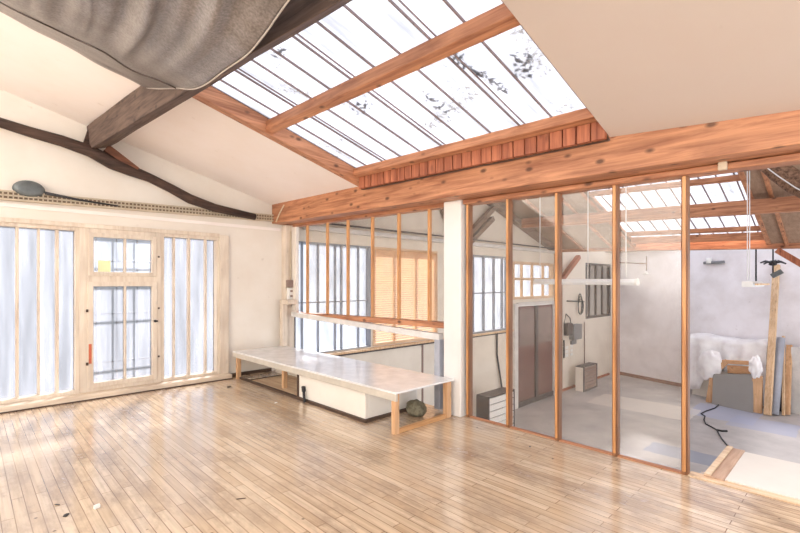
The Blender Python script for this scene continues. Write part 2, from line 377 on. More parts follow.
q0 = V((FWX0 + FSK * 4.85, 4.85, 0)); q1 = V((FWX0 + FSK * -2.4, -2.4, 0))
struct(MB().prism([q0 + V((0, 0, FL - .08)), q1 + V((0, 0, FL - .08)), q1 + V((0, 0, 1.95)), q0 + V((0, 0, 1.95))], (.12, -.035, 0)).build('wall_workshop_far', 'shopwall'))
e0 = V((FWX0 + FSK * 4.69, 4.69, FL)); n_ = V((-.96, .28, 0))
struct(MB().bar(e0 + n_ * .015 + V((0, 0, .04)), V((FWX0 + FSK * -2.0, -2.0, FL + .04)) + n_ * .015, .03, .08).build('baseboard_workshop_far', wood('reddish_skirting', (170, 128, 108), (128, 88, 72), 'y', .6, .1)))
struct(MB().box(9.2, 12.2, YW - .03, YW, FL, FL + .05).build('baseboard_workshop_left', 'redboard'))
# rear wall of the room, behind the lens
struct(MB().box(-2.7, -2.6, -1.6, YW + .11, -.09, 2.7).build('wall_rear', 'cream'))

# ------------------------------------------------------------------ ceilings
def slab(name, x0, x1, y0, y1, fn, t, mat):
    lo = [V((x, y, fn(x, y))) for x, y in ((x0, y0), (x1, y0), (x1, y1), (x0, y1))]
    return struct(MB().hexa(lo, [p + V((0, 0, t)) for p in lo]).build(name, mat))
slab('ceiling', -1.3, 2.515, SY1, YW + .05, zc, .05, 'ceil')
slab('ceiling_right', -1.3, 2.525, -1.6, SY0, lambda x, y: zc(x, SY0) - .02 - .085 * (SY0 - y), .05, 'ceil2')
slab('ceiling_ridge_side', -1.3, .86, SY0, SY1, zc, .05, 'ceil')
# workshop roof: near slope, far slope around its skylight, low bay behind the eave beam
def zn(x, y): return zf(5.8, y) - .30 * (5.8 - x)
slab('ceiling_workshop_near', XP + .1, 5.8, 3.04, YW + .05, zn, .05, 'roofboard')
slab('ceiling_workshop_near_right', XP + .1, 5.8, -2.4, -.4, zn, .05, 'roofboard')
slab('added_skylight_near', XP + .1, 5.8, -.4, 3.04, lambda x, y: zn(x, y) + .05, .006, 'skyl')  # added skylight, out of view, to brighten the workshop
slab('ceiling_workshop_upper', 5.8, 6.0, -2.4, YW + .05, zf, .05, 'roofboard')
slab('ceiling_workshop_left', 6.0, 9.3, 3.04, YW + .05, zf, .05, 'roofboard')
slab('ceiling_workshop_right', 6.0, 9.3, -2.4, 1.09, zf, .05, 'roofboard')
slab('ceiling_workshop_low', 9.36, 9.6, -2.4, YW + .05, lambda x, y: 1.80, .05, 'roofboard')
slab('ceiling_workshop_low_far', 12.0, 12.6, -2.4, YW + .05, lambda x, y: 1.80, .05, 'roofboard')
slab('added_skylight_low', 9.6, 12.0, -2.4, YW + .05, lambda x, y: 1.83, .006, 'skyl')  # added roof glazing, unseen, to light the far wall

# ------------------------------------------------------------------ windows of the gable wall
YG = YW + .05
def window(name, x0, x1, z0, z1, bars, pane, frame='frame', barmat='frame', fw=.028, bw=.014, hbars=(), hbw=.012, sill=True):
    r = sroot(name, ((x0 + x1) / 2, YW, z0))
    b = MB(); ya, yb = YW - .012, YW + .085
    b.box(x0, x0 + fw, ya, yb, z0, z1).box(x1 - fw, x1, ya, yb, z0, z1).box(x0 + fw, x1 - fw, ya, yb, z1 - fw, z1).box(x0 + fw, x1 - fw, ya, yb, z0, z0 + fw)
    b.build('window_frame', frame, r, bev=.003)
    b = MB()
    for x in bars:
        w = bw if not isinstance(x, tuple) else x[1]; x = x if not isinstance(x, tuple) else x[0]
        b.box(x - w / 2, x + w / 2, YG - .03, YG + .02, z0 + fw, z1 - fw)
    for z in hbars: b.box(x0 + fw, x1 - fw, YG - .012, YG + .02, z - hbw / 2, z + hbw / 2)
    if bars or hbars: b.build('glazing_bar', barmat, r)
    MB().box(x0 + fw, x1 - fw, YG + .022, YG + .027, z0 + fw, z1 - fw).build('window_pane', pane, r)
    return r
lb = [-.75, -.62, -.49, -.36, -.23, -.10, .03, .165, (.295, .02), (.43, .016), (.552, .022)]
window('window_1', -1.0, .70, .05, 1.477, lb, 'winmilk', bw=.022)
window('window_2', 1.345, 1.905, .05, 1.477, [(1.474, .014), (1.615, .02), (1.78, .014)], 'winmilk')
window('window_3', 2.80, 3.98, .13, 1.50, [2.93, 3.16, 3.42, 3.52, 3.80], 'winclear', 'muntin', 'muntin', .014, .008, (.76,), .015)
w4 = window('window_4', 4.02, 5.36, .13, 1.50, [4.45, 4.9], 'winclear', 'slat', 'slat', .04, .03)
b = MB(); z = .19
while z < 1.46:
    b.bar((4.05, YW - .022, z), (5.33, YW - .022, z), .034, .004, (0, .80, .60)); z += .0315
b.build('wooden_blind', 'thinslat', w4)
window('window_5', 6.08, 7.42, .12, 1.49, [6.35, 6.66, 6.98, 7.25], 'winclear', 'muntin', 'muntin', .03, .022, (.82,), .022)
window('window_6', 7.56, 9.17, .68, 1.42, [7.95, 8.35, 8.8], 'winclear', 'slat', 'pale', .05, .03, (1.08,), .05)
window('window_7', 10.8, 12.32, .13, 1.49, [11.1, 11.5, 11.9], 'windull', 'charcoal', 'charcoal', .05, .04)
# sill ledge under the workshop windows and dark joint lines of the panels below it
struct(MB().box(XP + .06, 7.5, YW - .06, YW, .085, .115).build('trim_1', 'pale', bev=.004))
struct(MB().box(XP + .06, 7.5, YW - .03, YW, .06, .085).build('trim_2', 'charcoal'))
struct(MB().box(5.0, 5.03, YW - .012, YW, FL, .06).build('trim_3', 'slatdark'))
# casement door bay
d1 = sroot('door_1', (1.02, YW, .05))
x0, x1, z0, z1 = .70, 1.345, .05, 1.477
b = MB(); ya, yb = YW - .02, YW + .085
zm = 1.03
b.box(x0, x0 + .072, ya, yb, z0, z1).box(x1 - .05, x1, ya, yb, z0, z1).box(x0 + .072, x1 - .05, ya, yb, z1 - .045, z1).box(x0 + .072, x1 - .05, ya, yb, z0, z0 + .045).box(x0 + .072, x1 - .05, ya, yb, zm - .03, zm + .045)
b.build('door_frame', 'frame', d1, bev=.004)
def leaf(nm, x0, x1, z0, z1, fw, pane):
    b = MB(); ya, yb = YW - .032, YW + .03
    b.box(x0, x0 + fw, ya, yb, z0, z1).box(x1 - fw, x1, ya, yb, z0, z1).box(x0 + fw, x1 - fw, ya, yb, z1 - fw, z1).box(x0 + fw, x1 - fw, ya, yb, z0, z0 + fw)
    xm = (x0 + x1) / 2 + .012; b.box(xm - .008, xm + .008, ya + .01, yb, z0 + fw, z1 - fw)
    o = b.build(nm, 'frame', d1, bev=.004)
    MB().box(x0 + fw, x1 - fw, YW + .016, YW + .021, z0 + fw, z1 - fw).build('pane', pane, o)
    return o
up = leaf('top_light', .765, 1.30, 1.062, 1.44, .036, 'winclear')
lw = leaf('door_leaf', .757, 1.308, .085, 1.012, .042, 'winmilk')
b = MB(); b.tube([(1.285, YW - .032, .64), (1.285, YW - .055, .64)], .012).tube([(1.27, YW - .055, .64), (1.305, YW - .057, .64)], .007)
b.build('door_handle', 'dark', lw)
for z in (.30, .76):
    MB().tube([(.752, YW - .035, z - .012), (.752, YW - .035, z + .012)], .009).build('hinge', 'darkbrown', lw)
for z in (.30, .76, 1.25):
    MB().tube([(1.322, YW - .024, z), (1.322, YW - .018, z)], .010).build('screw_cap', 'darkbrown', d1)
MB().box(.764, .785, YW - .0335, YW - .0318, .30, .47).build('paint_smear', 'red', lw)
b = MB()
for x in (.84, 1.0, 1.17): b.tube([(x, YW + .10, .08), (x, YW + .10, 1.44)], .008)
for z in (.28, .72, 1.2): b.tube([(.72, YW + .10, z), (1.33, YW + .10, z)], .009)
b.build('grille', 'muntin', d1)
MB().box(.84, .935, YW + .012, YW + .0155, 1.10, 1.20).build('sticker', 'yellow', d1)
# side board right of the windows, sill board along the foot of the glazing, cover board over it
struct(MB().box(1.905, 2.0, YW - .03, YW, 0, 1.50).build('trim_4', 'frame', bev=.004))
struct(MB().box(-1.6, 2.0, YW - .11, YW, 0, .05).build('trim_5', wood('cream_sill_board', (230, 216, 198), (210, 190, 168), 'x', .55, .2), bev=.006))
struct(MB().box(-1.6, 2.0, YW - .116, YW - .1105, 0, .010).build('trim_11', 'darkbrown'))
struct(MB().box(-1.6, 1.905, YW - .025, YW, 1.477, 1.515).build('trim_6', 'frame', bev=.004))
struct(MB().box(-2.6, XP - .1, YW - .012, YW, 1.60, 1.63).build('trim_7', 'ceil'))
struct(MB().box(2.0, 2.5, YW - .012, YW, 0, .035).build('baseboard_left', 'darkbrown'))
# corner boards
struct(MB().box(2.63, 2.73, YW - .10, YW, 0, 1.665).build('trim_8', 'frame', bev=.004))
struct(MB().box(2.70, XP + .03, YW - .20, YW - .10, .66, 1.665).build('trim_9', 'cream', bev=.004))

# maroon workshop door, white frame
d2 = sroot('door_2', (8.36, YW, FL))
b = MB(); b.box(7.56, 7.68, YW - .05, YW + .05, FL, .60).box(9.11, 9.17, YW - .05, YW + .05, FL, .60).box(7.68, 9.11, YW - .05, YW + .05, .55, .62)
b.build('door_frame', 'whitew', d2, bev=.005)
for xa, xb in ((7.69, 8.36), (8.42, 9.10)):
    o = MB().box(xa, xb, YW - .02, YW + .03, FL + .02, .54).build('door_leaf', 'maroon', d2, bev=.005)
    MB().box(xa + .06, xb - .06, YW - .03, YW - .021, -.25, .48).build('door_glass', M['doorglass'], o)
MB().box(8.34, 8.44, YW - .05, YW - .02, FL + .02, .54).build('meeting_stile', 'charcoal', d2)
MB().box(7.69, 9.10, YW - .045, YW - .022, FL, FL + .10).build('kick_rail', 'charcoal', d2)

# ------------------------------------------------------------------ main beam, glass partition, column
def zb(y): return 1.577 + .0205 * y
BX0, BX1 = 2.50, 2.80
t = thing('ceiling_beam', 'big orange pine beam running above the glass partition', 'beam', (2.72, 2, 1.65))
def btop(y): return (zc(2.5, SY0) - .085 * (SY0 - y) + .012) if y <= SY0 + .04 else (zb(y) + .172 if y < SY1 + .02 else zc(2.5, y) + .02)
b = MB(); st = [-1.7, 0, SY0 + .04, SY0 + .041, SY1 + .019, SY1 + .021, YW - .02]; vs = []
for y in st: vs += [V((BX0, y, zb(y))), V((BX1, y, zb(y))), V((BX1, y, btop(y))), V((BX0, y, btop(y)))]
fs = [(4 * i + k, 4 * i + (k + 1) % 4, 4 * i + 4 + (k + 1) % 4, 4 * i + 4 + k) for i in range(len(st) - 1) for k in range(4)] + [(3, 2, 1, 0), tuple(4 * (len(st) - 1) + k for k in range(4))]
b.add(vs, fs); b.build('timber', 'beamY', t, bev=.006)
pa = onX(276, 222, BX0 - .006); pb = onX(284, 205, BX0 - .006)
MB().tube([pa, (pa + pb) / 2 + V((0, .012, 0)), pb], .007).build('cable', 'tray', t)

part = thing('glass_partition', 'tall wood-framed glass partition from white column to open doorway', 'partition', (XP, 1.4, 0))
yA = onX(467, 415, XP).y; yB = onX(684, 474, XP).y
HR = .033
def zh(y): return zb(y) - .002
# header rail runs on over the doorway to the right
lo = [V((XP - .055, -1.7, zh(-1.7) - HR)), V((XP + .055, -1.7, zh(-1.7) - HR)), V((XP + .055, yA, zh(yA) - HR)), V((XP - .055, yA, zh(yA) - HR))]
MB().hexa(lo, [p + V((0, 0, HR)) for p in lo]).build('header_rail', 'beamY', part, bev=.006)
MB().box(XP - .018, XP + .02, yB, yA, 0, .007).build('bottom_rail', 'beamY', part, bev=.003)
us = [(467, 6), (507, 6), (556, 6.5), (614, 7.5), (684, 8.5)]
ys = []
for u, w in us:
    p = onX(u, 400, XP - .03); d = (p - EYE).dot(V((FW[0], FW[1], 0))); hw = w / F * d / .719 / 2 * .52
    y = p.y; ys.append((y, hw))
    b = MB(); b.box(XP - .022, XP + .022, y - hw, y + hw, .0, zh(y) - HR + .002)
    o = b.build('mullion', 'beamZ', part, bev=.005)
    MB().box(XP - .030, XP - .022, y - hw * .45, y + hw * .55, .02, zh(y) - HR).build('glazing_bead', M['bead'], o, bev=.002)
for (ya, ha), (yb_, hb) in zip(ys, ys[1:]):
    lo = [V((XP + .008, yb_ + hb - .004, .016)), V((XP + .014, yb_ + hb - .004, .016)), V((XP + .014, ya - ha + .004, .016)), V((XP + .008, ya - ha + .004, .016))]
    hi = [V((p.x, p.y, zh(p.y) - HR)) for p in lo]
    MB().hexa(lo, hi).build('glass_pane', 'glass', part)
yc = onX(723, 160, XP - .06)
tag(MB().box(XP - .080, XP - .055, yc.y - .018, yc.y + .018, yc.z - .05, yc.z - .002).build('junction_box', 'tray', bev=.004), 'small cream square box fixed on the header above the doorway', 'junction box')

# white column
ca = onX(460.5, 400, XP - .07).y; cb_ = onX(443.5, 400, XP - .07).y
colm = tag(MB().box(XP - .07, XP + .02, ca, cb_, 0, zb(ca) + .003).build('white_column', 'column', bev=.008), 'square white painted column between bench end and glass partition', 'column')

# internal window strip above the bench
strip = thing('interior_window', 'row of narrow wood-framed panes above the white rail behind the bench', 'interior window', (XP, 3.6, .62))
ySa, ySb = cb_ - .005, YW - .16
def zs(y): return .656 + .009 * (4.6 - y)
lo = [V((XP - .05, ySa, zs(ySa) - .03)), V((XP + .05, ySa, zs(ySa) - .03)), V((XP + .05, ySb, zs(ySb) - .03)), V((XP - .05, ySb, zs(ySb) - .03))]
MB().hexa(lo, [p + V((0, 0, .045)) for p in lo]).build('sill', 'beamY', strip, bev=.005)
lo = [V((XP - .03, ySa, zb(ySa) - .03)), V((XP + .05, ySa, zb(ySa) - .03)), V((XP + .05, ySb, zb(ySb) - .03)), V((XP - .03, ySb, zb(ySb) - .03))]
MB().hexa(lo, [p + V((0, 0, .03)) for p in lo]).build('head', 'beamY', strip)
ys = []
for u, w in ((306.5, 3.6), (326.5, 3.6), (347, 4), (371.5, 4.2), (398, 4.6), (428.5, 5)):
    p = onX(u, 270, XP - .014); d = p.dot(V((FW[0], FW[1], 0))); hw = w / F * d / .719 / 2 * .42; ys.append((p.y, hw))
    MB().box(XP - .014, XP + .014, p.y - hw, p.y + hw, zs(p.y) + .01, zb(p.y) - .025).build('mullion', M['bead'], strip, bev=.003)
ys.append((ySa, 0))
for (ya, ha), (yb_, hb) in zip(ys, ys[1:]):
    MB().box(XP + .008, XP + .014, yb_ + hb - .003, ya - ha + .003, .67, zb(yb_) - .02).build('glass_pane', 'glass', strip)

BZ = .283                      # height of the bench top
# white rail with its posts
rail = thing('white_rail', 'worn white painted rail under the interior window, with end posts', 'rail', (2.66, 3.6, .1))
ra, rb = onX(293, 314, 2.66), onX(441, 337, 2.66)
MB().bar(rb, ra, .055, .05).build('top_rail', 'whitew', rail, bev=.005)
MB().box(2.63, 2.69, rb.y - .01, rb.y + .045, .02, rb.z - .02).build('post', 'tubegrey', rail, bev=.004)
nw = onX(284, 325, 2.60)
MB().box(2.565, 2.63, nw.y - .03, nw.y + .04, BZ, onX(284, 304, 2.6).z).build('post', 'frame', rail, bev=.005)
MB().box(2.565, 2.69, nw.y - .14, nw.y + .04, onX(284, 304, 2.6).z, onX(284, 304, 2.6).z + .05).build('cap_block', 'frame', rail, bev=.006)

# ------------------------------------------------------------------ bench
BZ = .283
bench = thing('low_bench', 'long low white-topped bench on orange wooden legs by the interior window', 'bench', (2.33, 3.4, 0))
yb0, yb1 = 2.13, 4.63
bx0, bx1 = 2.02, 2.626
MB().box(bx0, bx1, yb0, yb1, BZ - .014, BZ).build('bench_top', 'bench', bench, bev=.003)
MB().box(bx0 + .002, bx0 + .020, yb0, yb1, BZ - .062, BZ - .0145).build('front_apron', 'benchside', bench, bev=.003)
for x, y, w in ((bx0 + .025, yb0 + .03, .03), (bx1 - .05, yb0 + .03, .035), (bx0 + .03, 4.55, .03), (2.16, 3.80, .03)):
    MB().box(x - w * .7, x + w * .7, y - w * .6, y + w * .6, 0, BZ - .0145).build('leg', 'orange', bench, bev=.003)
MB().box(bx0 + .05, bx1 - .05, yb0 + .015, yb0 + .045, .0, .03).build('foot_rail', M['oranX'], bench, bev=.003)
# cream boxed-in enclosure under the bench
enc = thing('stair_enclosure', 'cream boarded box with dark foot strip under the low bench', 'enclosure', (2.3, 3, 0))
MB().box(2.07, 2.10, 2.50, 3.40, .018, .215).build('front_panel', 'boxcream', enc, bev=.002)
MB().box(2.10, 2.61, 2.50, 2.53, .018, .215).build('end_panel', 'boxcream', enc, bev=.002)
MB().box(2.50, 2.53, 2.53, 4.60, .0, .24).build('back_panel', 'boxcream', enc)
MB().box(2.085, 2.50, 2.53, 4.34, .0, .012).build('base_board', 'paleY', enc)
b = MB(); b.box(2.045, 2.07, 2.475, 4.52, 0, .02); b.box(2.07, 2.61, 2.475, 2.50, 0, .02); b.box(2.085, 2.50, 4.33, 4.345, .0, .02)
b.build('foot_strip', 'darkbrown', enc)
MB().box(2.062, 2.075, 3.395, 3.42, .02, .215).build('edge_bead', 'darkbrown', enc)
hb_ = onX(305, 399, 2.05)
cl = thing('pry_bar', 'black bar leaning on the cream box under the bench', 'bar', (2.05, hb_.y, 0))
MB().tube([(2.028, hb_.y - .03, .006), (2.04, hb_.y, .05), (2.052, hb_.y + .025, .105)], [.010, .011, .012]).build('shaft', 'dark', cl)
MB().tube([(2.045, hb_.y + .01, .088), (2.053, hb_.y + .03, .118), (2.05, hb_.y + .045, .116)], [.017, .018, .01]).build('head', 'dark', cl)
sp_ = onZ(432, 401, .04)
b = MB()
def sackfn(u, v):
    t = 2 * math.pi * u; ph = math.pi * (v - .5); d = V((math.cos(t) * math.cos(ph), math.sin(t) * math.cos(ph), math.sin(ph)))
    k = 1 + .18 * noise.noise(d * 2.2)
    return V((2.45, 2.36, .05)) + V((d.x * .06, d.y * .09, max(d.z, -.72) * .066)) * k
b.grid(24, 14, sackfn); tag(b.build('sack', 'bag'), 'mottled grey-green bundle on the floor under the bench end', 'sack')

# wall switch and conduit in the corner
YC = YW - .10
sw = thing('wall_switch', 'small white switch with brown top box beside the corner board', 'switch', (2.66, YC, .8))
p = onY(290, 291, YC); wx = p.x
MB().box(wx - .045, wx + .045, YC - .03, YC, onY(290, 300, YC).z, onY(290, 288, YC).z).build('plate', 'white', sw, bev=.005)
MB().box(wx - .055, wx + .055, YC - .045, YC, onY(290, 287, YC).z, onY(290, 280, YC).z).build('top_box', 'slatdark', sw, bev=.006)
MB().tube([(wx, YC - .012, onY(290, 280, YC).z), (wx, YC - .012, 1.6)], .008).build('conduit', 'tray', sw)
for k in range(2):
    z = onY(290, 291 + 5 * k, YC).z; MB().box(wx - .014, wx + .014, YC - .036, YC - .03, z - .012, z + .012).build('rocker', 'slatdark', sw)

# ------------------------------------------------------------------ main skylight
def zg(x, y): return zc(x, y) + .10
sk = thing('skylight', 'large roof skylight of milky ribbed sheets over the wooden floor', 'skylight', (1.7, 2, 2.2))
GX0, GX1 = .80, 2.46
lo = [V((x, y, zg(x, y))) for x, y in ((GX0, SY0 - .1), (GX1, SY0 - .1), (GX1, SY1 + .02), (GX0, SY1 + .02))]
MB().hexa(lo, [p + V((0, 0, .006)) for p in lo]).build('glazing_sheet', 'skyl', sk)
def slopebar(name, y, w, h, dz, mat, x0=GX0, x1=GX1, par=sk):
    lo = [V((x, yy, zg(x, yy) + dz - h)) for x, yy in ((x0, y - w / 2), (x1, y - w / 2), (x1, y + w / 2), (x0, y + w / 2))]
    return MB().hexa(lo, [p + V((0, 0, h)) for p in lo]).build(name, mat, par)
yy = SY1 - .16; k = 0
while yy > SY0 - .02:
    slopebar('glazing_rib', yy, .006, .014, -.001, 'lead'); 
    if k % 3 == 1: slopebar('glazing_rib', yy - .035, .004, .010, -.001, 'lead')
    yy -= .205; k += 1
# side trimmer, middle bar, bottom bar, red cladding, flashing
lo = [V((x, y, zc(x, y) - .012)) for x, y in ((GX0, SY1 - .002), (BX0 - .005, SY1 - .002), (BX0 - .005, SY1 + .07), (GX0, SY1 + .07))]
MB().hexa(lo, [p + V((0, 0, .135)) for p in lo]).build('side_trimmer', 'beamX', sk, bev=.004)
lo = [V((x, y, zc(x, y) + .03)) for x, y in ((GX0, SY0 - .05), (BX0 + .02, SY0 - .05), (BX0 + .02, SY0 - .004), (GX0, SY0 - .004))]
MB().hexa(lo, [p + V((0, 0, .093)) for p in lo]).build('side_trimmer', 'beamX', sk)
def crossbar(name, x, w, h, dz, mat, ya=SY0 - .01, yb=SY1, par=sk):
    lo = [V((xx, y, zg(xx, y) + dz - h)) for xx, y in ((x - w / 2, ya), (x + w / 2, ya), (x + w / 2, yb), (x - w / 2, yb))]
    return MB().hexa(lo, [p + V((0, 0, h)) for p in lo]).build(name, mat, par, bev=.004)
crossbar('middle_bar', 1.60, .06, .07, -.022, 'beamY')
crossbar('bottom_bar', 2.40, .05, .06, -.008, 'beamY')
ya, yb_ = SY0, SY1
b = MB(); n = 26
for i in range(n):
    a = ya + (yb_ - ya) * i / n; c = ya + (yb_ - ya) * (i + 1) / n - .008
    lo = [V((2.43, a, zc(2.45, a) - .055)), V((2.46, a, zc(2.45, a) - .055)), V((2.46, c, zc(2.45, c) - .055)), V((2.43, c, zc(2.45, c) - .055))]
    b.hexa(lo, [V((p.x, p.y, zg(2.45, p.y) - .03)) for p in lo])
b.build('upstand_cladding', 'redboard', sk)
lo = [V((2.462, ya, zc(2.48, ya) - .05)), V((2.48, ya, zc(2.48, ya) - .05)), V((2.48, yb_, zc(2.48, yb_) - .05)), V((2.462, yb_, zc(2.48, yb_) - .05))]
MB().hexa(lo, [p + V((0, 0, .14)) for p in lo]).build('upstand_back', 'darkbrown', sk)
lo = [V((2.462, ya, zb(ya) + .172)), V((2.506, ya, zb(ya) + .170)), V((2.506, yb_, zb(yb_) + .172)), V((2.462, yb_, zb(yb_) + .174))]
MB().hexa(lo, [p + V((0, 0, .012)) for p in lo]).build('flashing', 'lead', sk)
# dead leaves lying on the sheets
for nm, (ua, va, ub, vb), cnt, lab in (('a', (452, 58, 505, 92), 70, 'brown line of dead leaves on the skylight below its middle bar'),
                                       ('b', (515, 55, 530, 78), 40, 'round scatter of dead leaves near the skylight right edge'),
                                       ('c', (425, 98, 448, 114), 26, 'small clump of leaves low on the skylight sheets'),
                                       ('d', (356, 104, 372, 116), 22, 'dark leaf clump on the skylight just under the middle bar'),
                                       ('e', (272, 50, 288, 60), 16, 'few dark leaves near the dusty upper left of the skylight')):
    b = MB()
    def onG(u, v):
        r = ray(u, v); k = (2.57 + .10 - TILT * YW - 1) / (r.z + .272 * r.x - TILT * r.y); return EYE + r * k
    for i in range(cnt):
        s = random.random()
        if nm in 'ac': u = ua + (ub - ua) * s + random.gauss(0, 2.0); v = va + (vb - va) * s + random.gauss(0, 2.5)
        else: u = random.gauss((ua + ub) / 2, (ub - ua) / 3); v = random.gauss((va + vb) / 2, (vb - va) / 3)
        c = onG(u, v) + V((0, 0, .012)); a = random.random() * 6.28; L_ = random.uniform(.006, .022); w = L_ * random.uniform(.25, .5)
        d = V((math.cos(a), math.sin(a), -.272 * math.cos(a))) * L_; e = V((-math.sin(a), math.cos(a), 0)) * w
        b.hexa([c - d, c - e, c + d, c + e], [p + V((0, 0, .003 + random.random() * .004)) for p in (c - d, c - e, c + d, c + e)])
    tag(b.build('dead_leaves', 'leaf'), lab, 'leaves', kind='stuff')

# ------------------------------------------------------------------ old purlin, gable rafter, strut
pl = thing('old_purlin', 'dark weathered purlin crossing the ceiling under the grey tarp', 'beam', (1, 3, 2.1))
def rail3(p, q): p = V(p); q = V(q); return lambda t: p + (q - p) * t
BL = rail3((.754, 4.62, 2.142), (.98, 1.359, 2.03)); BR = rail3((.90, 4.62, 2.19), (1.10, 1.37, 2.115))
TR = rail3((.93, 4.62, 2.36), (1.13, 1.37, 2.28)); TL = rail3((.74, 4.62, 2.34), (.965, 1.4, 2.27))
b = MB(); K = 22; ring = []
for i in range(K + 1):
    t = 1.7 * i / K; j = lambda s: V((.007 * noise.noise(V((t * 6, s, 3))), 0, .007 * noise.noise(V((t * 6, s, 8)))))
    ring.append([BL(t) + j(1), BR(t) + j(2), TR(t) + j(3), TL(t) + j(4)])
vs = [p for r in ring for p in r]
fs = [(4 * i + k, 4 * i + (k + 1) % 4, 4 * i + 4 + (k + 1) % 4, 4 * i + 4 + k) for i in range(K) for k in range(4)] + [(3, 2, 1, 0), tuple(4 * K + k for k in range(4))]
b.add(vs, fs); b.build('timber', 'old', pl, bev=.006)
e0_, e1_ = onY(92, 132, 4.6), onY(85, 149, 4.6)
MB().bar(e1_, e0_ + V((0, 0, .03)), .05, .05, (0, 1, 0)).build('strut', 'oldx', pl)
e0_, e1_ = onY(106, 148, 4.57), onY(136, 171, 4.57)
MB().bar(e0_, e1_, .06, .075, (0, 1, 0)).build('brace', wood('brown_brace', (130, 82, 60), (78, 46, 34), 'x', .7, .3), pl)
rf = [(-60, 108, 6), (-20, 118, 6), (0, 122.5, 6.2), (30, 132, 6.5), (62, 141, 7), (90, 151, 7.5), (112, 163, 8), (132, 171, 7), (150, 178, 5.5), (172, 189, 5.5), (190, 199, 6), (215, 208, 5), (255, 217, 4)]
b = MB(); pts = []; rs = []
for u, v, r in rf:
    p = onY(u, v, YW - .125); pts.append(p); rs.append(.80 * r / F * p.dot(V((FW[0], FW[1], 0))))
b.tube(pts, rs, 10); tag(b.build('gable_rafter', 'oldx'), 'dark crooked old rafter running down the gable wall above the cable tray', 'rafter')

# ------------------------------------------------------------------ grey tarp slung under the ceiling
tp = thing('hanging_tarp', 'grey fabric tarp sagging from the ceiling beside the dark purlin', 'tarp', (0, 2, 2.0))
TY0, TY1, TX0, TX1 = 3.30, .45, -1.0, .84
def tarp(u, v):
    y = TY0 + (TY1 - TY0) * u; x = TX0 + (TX1 - TX0) * v
    x += (.03 * math.sin(u * 5) if v > .97 else 0)
    sag = .31 * math.sin(math.pi * u)
    edge = 1 - .22 * math.cos(v * math.pi * 1.0) * .0
    hem = max(0, (v - .86) / .14)
    z = zc(min(x, .95), y) - .015 - sag * (1 - .10 * hem)
    am = min(1, max(0, (u - .20) / .22)) * (.35 + .65 * min(1, max(0, (x + .1) / .5)))
    q = x * 34 - y * 5.5 + 3.0 * noise.noise(V((x * 1.6, y * .9, 0)))
    fold = (abs(math.sin(q * .5)) ** .7 * .042 + math.sin(q * 1.7 + 1 + 2 * noise.noise(V((x * 3, y, 4)))) * .012) * am * (1 - .75 * hem)
    fold += noise.noise(V((x * 3, y * 2.2, 1))) * .03 * min(1, u * 5)
    return (x, y, z + fold + (.02 * noise.noise(V((x * 4, 0, 5))) if u < .05 else 0))
b = MB(); b.grid(90, 170, tarp); b.build('fabric', 'tarp', tp, solid=.006)
def lift(p): return V(p) - V((0, 0, .006))
b = MB(); b.tube([lift(tarp(.19 + .01 * math.sin(i), i / 40)) for i in range(41)], .0045, 6); b.build('seam', 'seam', tp)
b = MB(); b.tube([lift(tarp(i / 60, 1.0)) for i in range(61)], .004, 6); b.build('hem', plain('pale_hem', (176, 166, 158), .6, .1), tp)

# ------------------------------------------------------------------ cable tray and pan on the gable wall
tr = thing('cable_tray', 'perforated cream cable tray along the wall above the glazing', 'cable tray', (1, YW, 1.65))
ta, tb = onY(-30, 196, YW - .05), onY(300, 223, YW - .05)
Ht = .075
def tpt(t, dy, dz): p = ta + (tb - ta) * t; return V((p.x, YW - dy, p.z + dz))
b = MB()
for dz in (0, .030, .062): b.bar(tpt(0, .055, dz), tpt(1, .055, dz), .006, .013, (0, 0, 1))
n = 92
for i in range(n + 1): 
    q = tpt(i / n, .055, .031); b.box(q.x - .0045, q.x + .0045, q.y - .003, q.y + .003, q.z - .031, q.z + .031)
b.build('perforated_side', 'tray', tr)
MB().hexa([tpt(0, .05, -.006), tpt(0, 0, -.006), tpt(1, 0, -.006), tpt(1, .05, -.006)], [tpt(0, .05, .002), tpt(0, 0, .002), tpt(1, 0, .002), tpt(1, .05, .002)]).build('tray_base', 'tray', tr)
MB().hexa([tpt(0, .02, 0), tpt(0, .004, 0), tpt(1, .004, 0), tpt(1, .02, 0)], [tpt(0, .02, .06), tpt(0, .004, .06), tpt(1, .004, .06), tpt(1, .02, .06)]).build('slot_shade_strip', 'traydark', tr)  # dark backing strip standing in for shade seen through the slots
pn = thing('long_handled_pan', 'grey pan-shaped disc with a long thin handle lying on the cable tray', 'pan', onY(30, 197, YW - .03))
c = onY(29, 189.5, YW - .05); rx = (onY(45, 189, YW - .05) - onY(12, 189, YW - .05)).length / 2; rz = 9 / F * c.dot(V((FW[0], FW[1], 0)))
b = MB(); prof = [(0, -.03), (.5, -.032), (.85, -.022), (1, 0), (.92, .02), (.6, .028), (0, .03)]
def panfn(u, v):
    i = v * (len(prof) - 1); k = min(int(i), len(prof) - 2); f = i - k
    r = prof[k][0] * (1 - f) + prof[k + 1][0] * f; y = prof[k][1] * (1 - f) + prof[k + 1][1] * f; t = 2 * math.pi * u
    return V((c.x + r * rx * math.cos(t), YW - .05 + y, c.z + r * rz * math.sin(t) * (1.0 if math.sin(t) > 0 else .85)))
b.grid(28, 12, panfn); b.build('bowl', 'steel', pn)
MB().tube([onY(45, 193, YW - .07), onY(80, 200, YW - .07), onY(118, 206, YW - .07)], [.013, .009, .006]).build('handle', 'dark', pn)

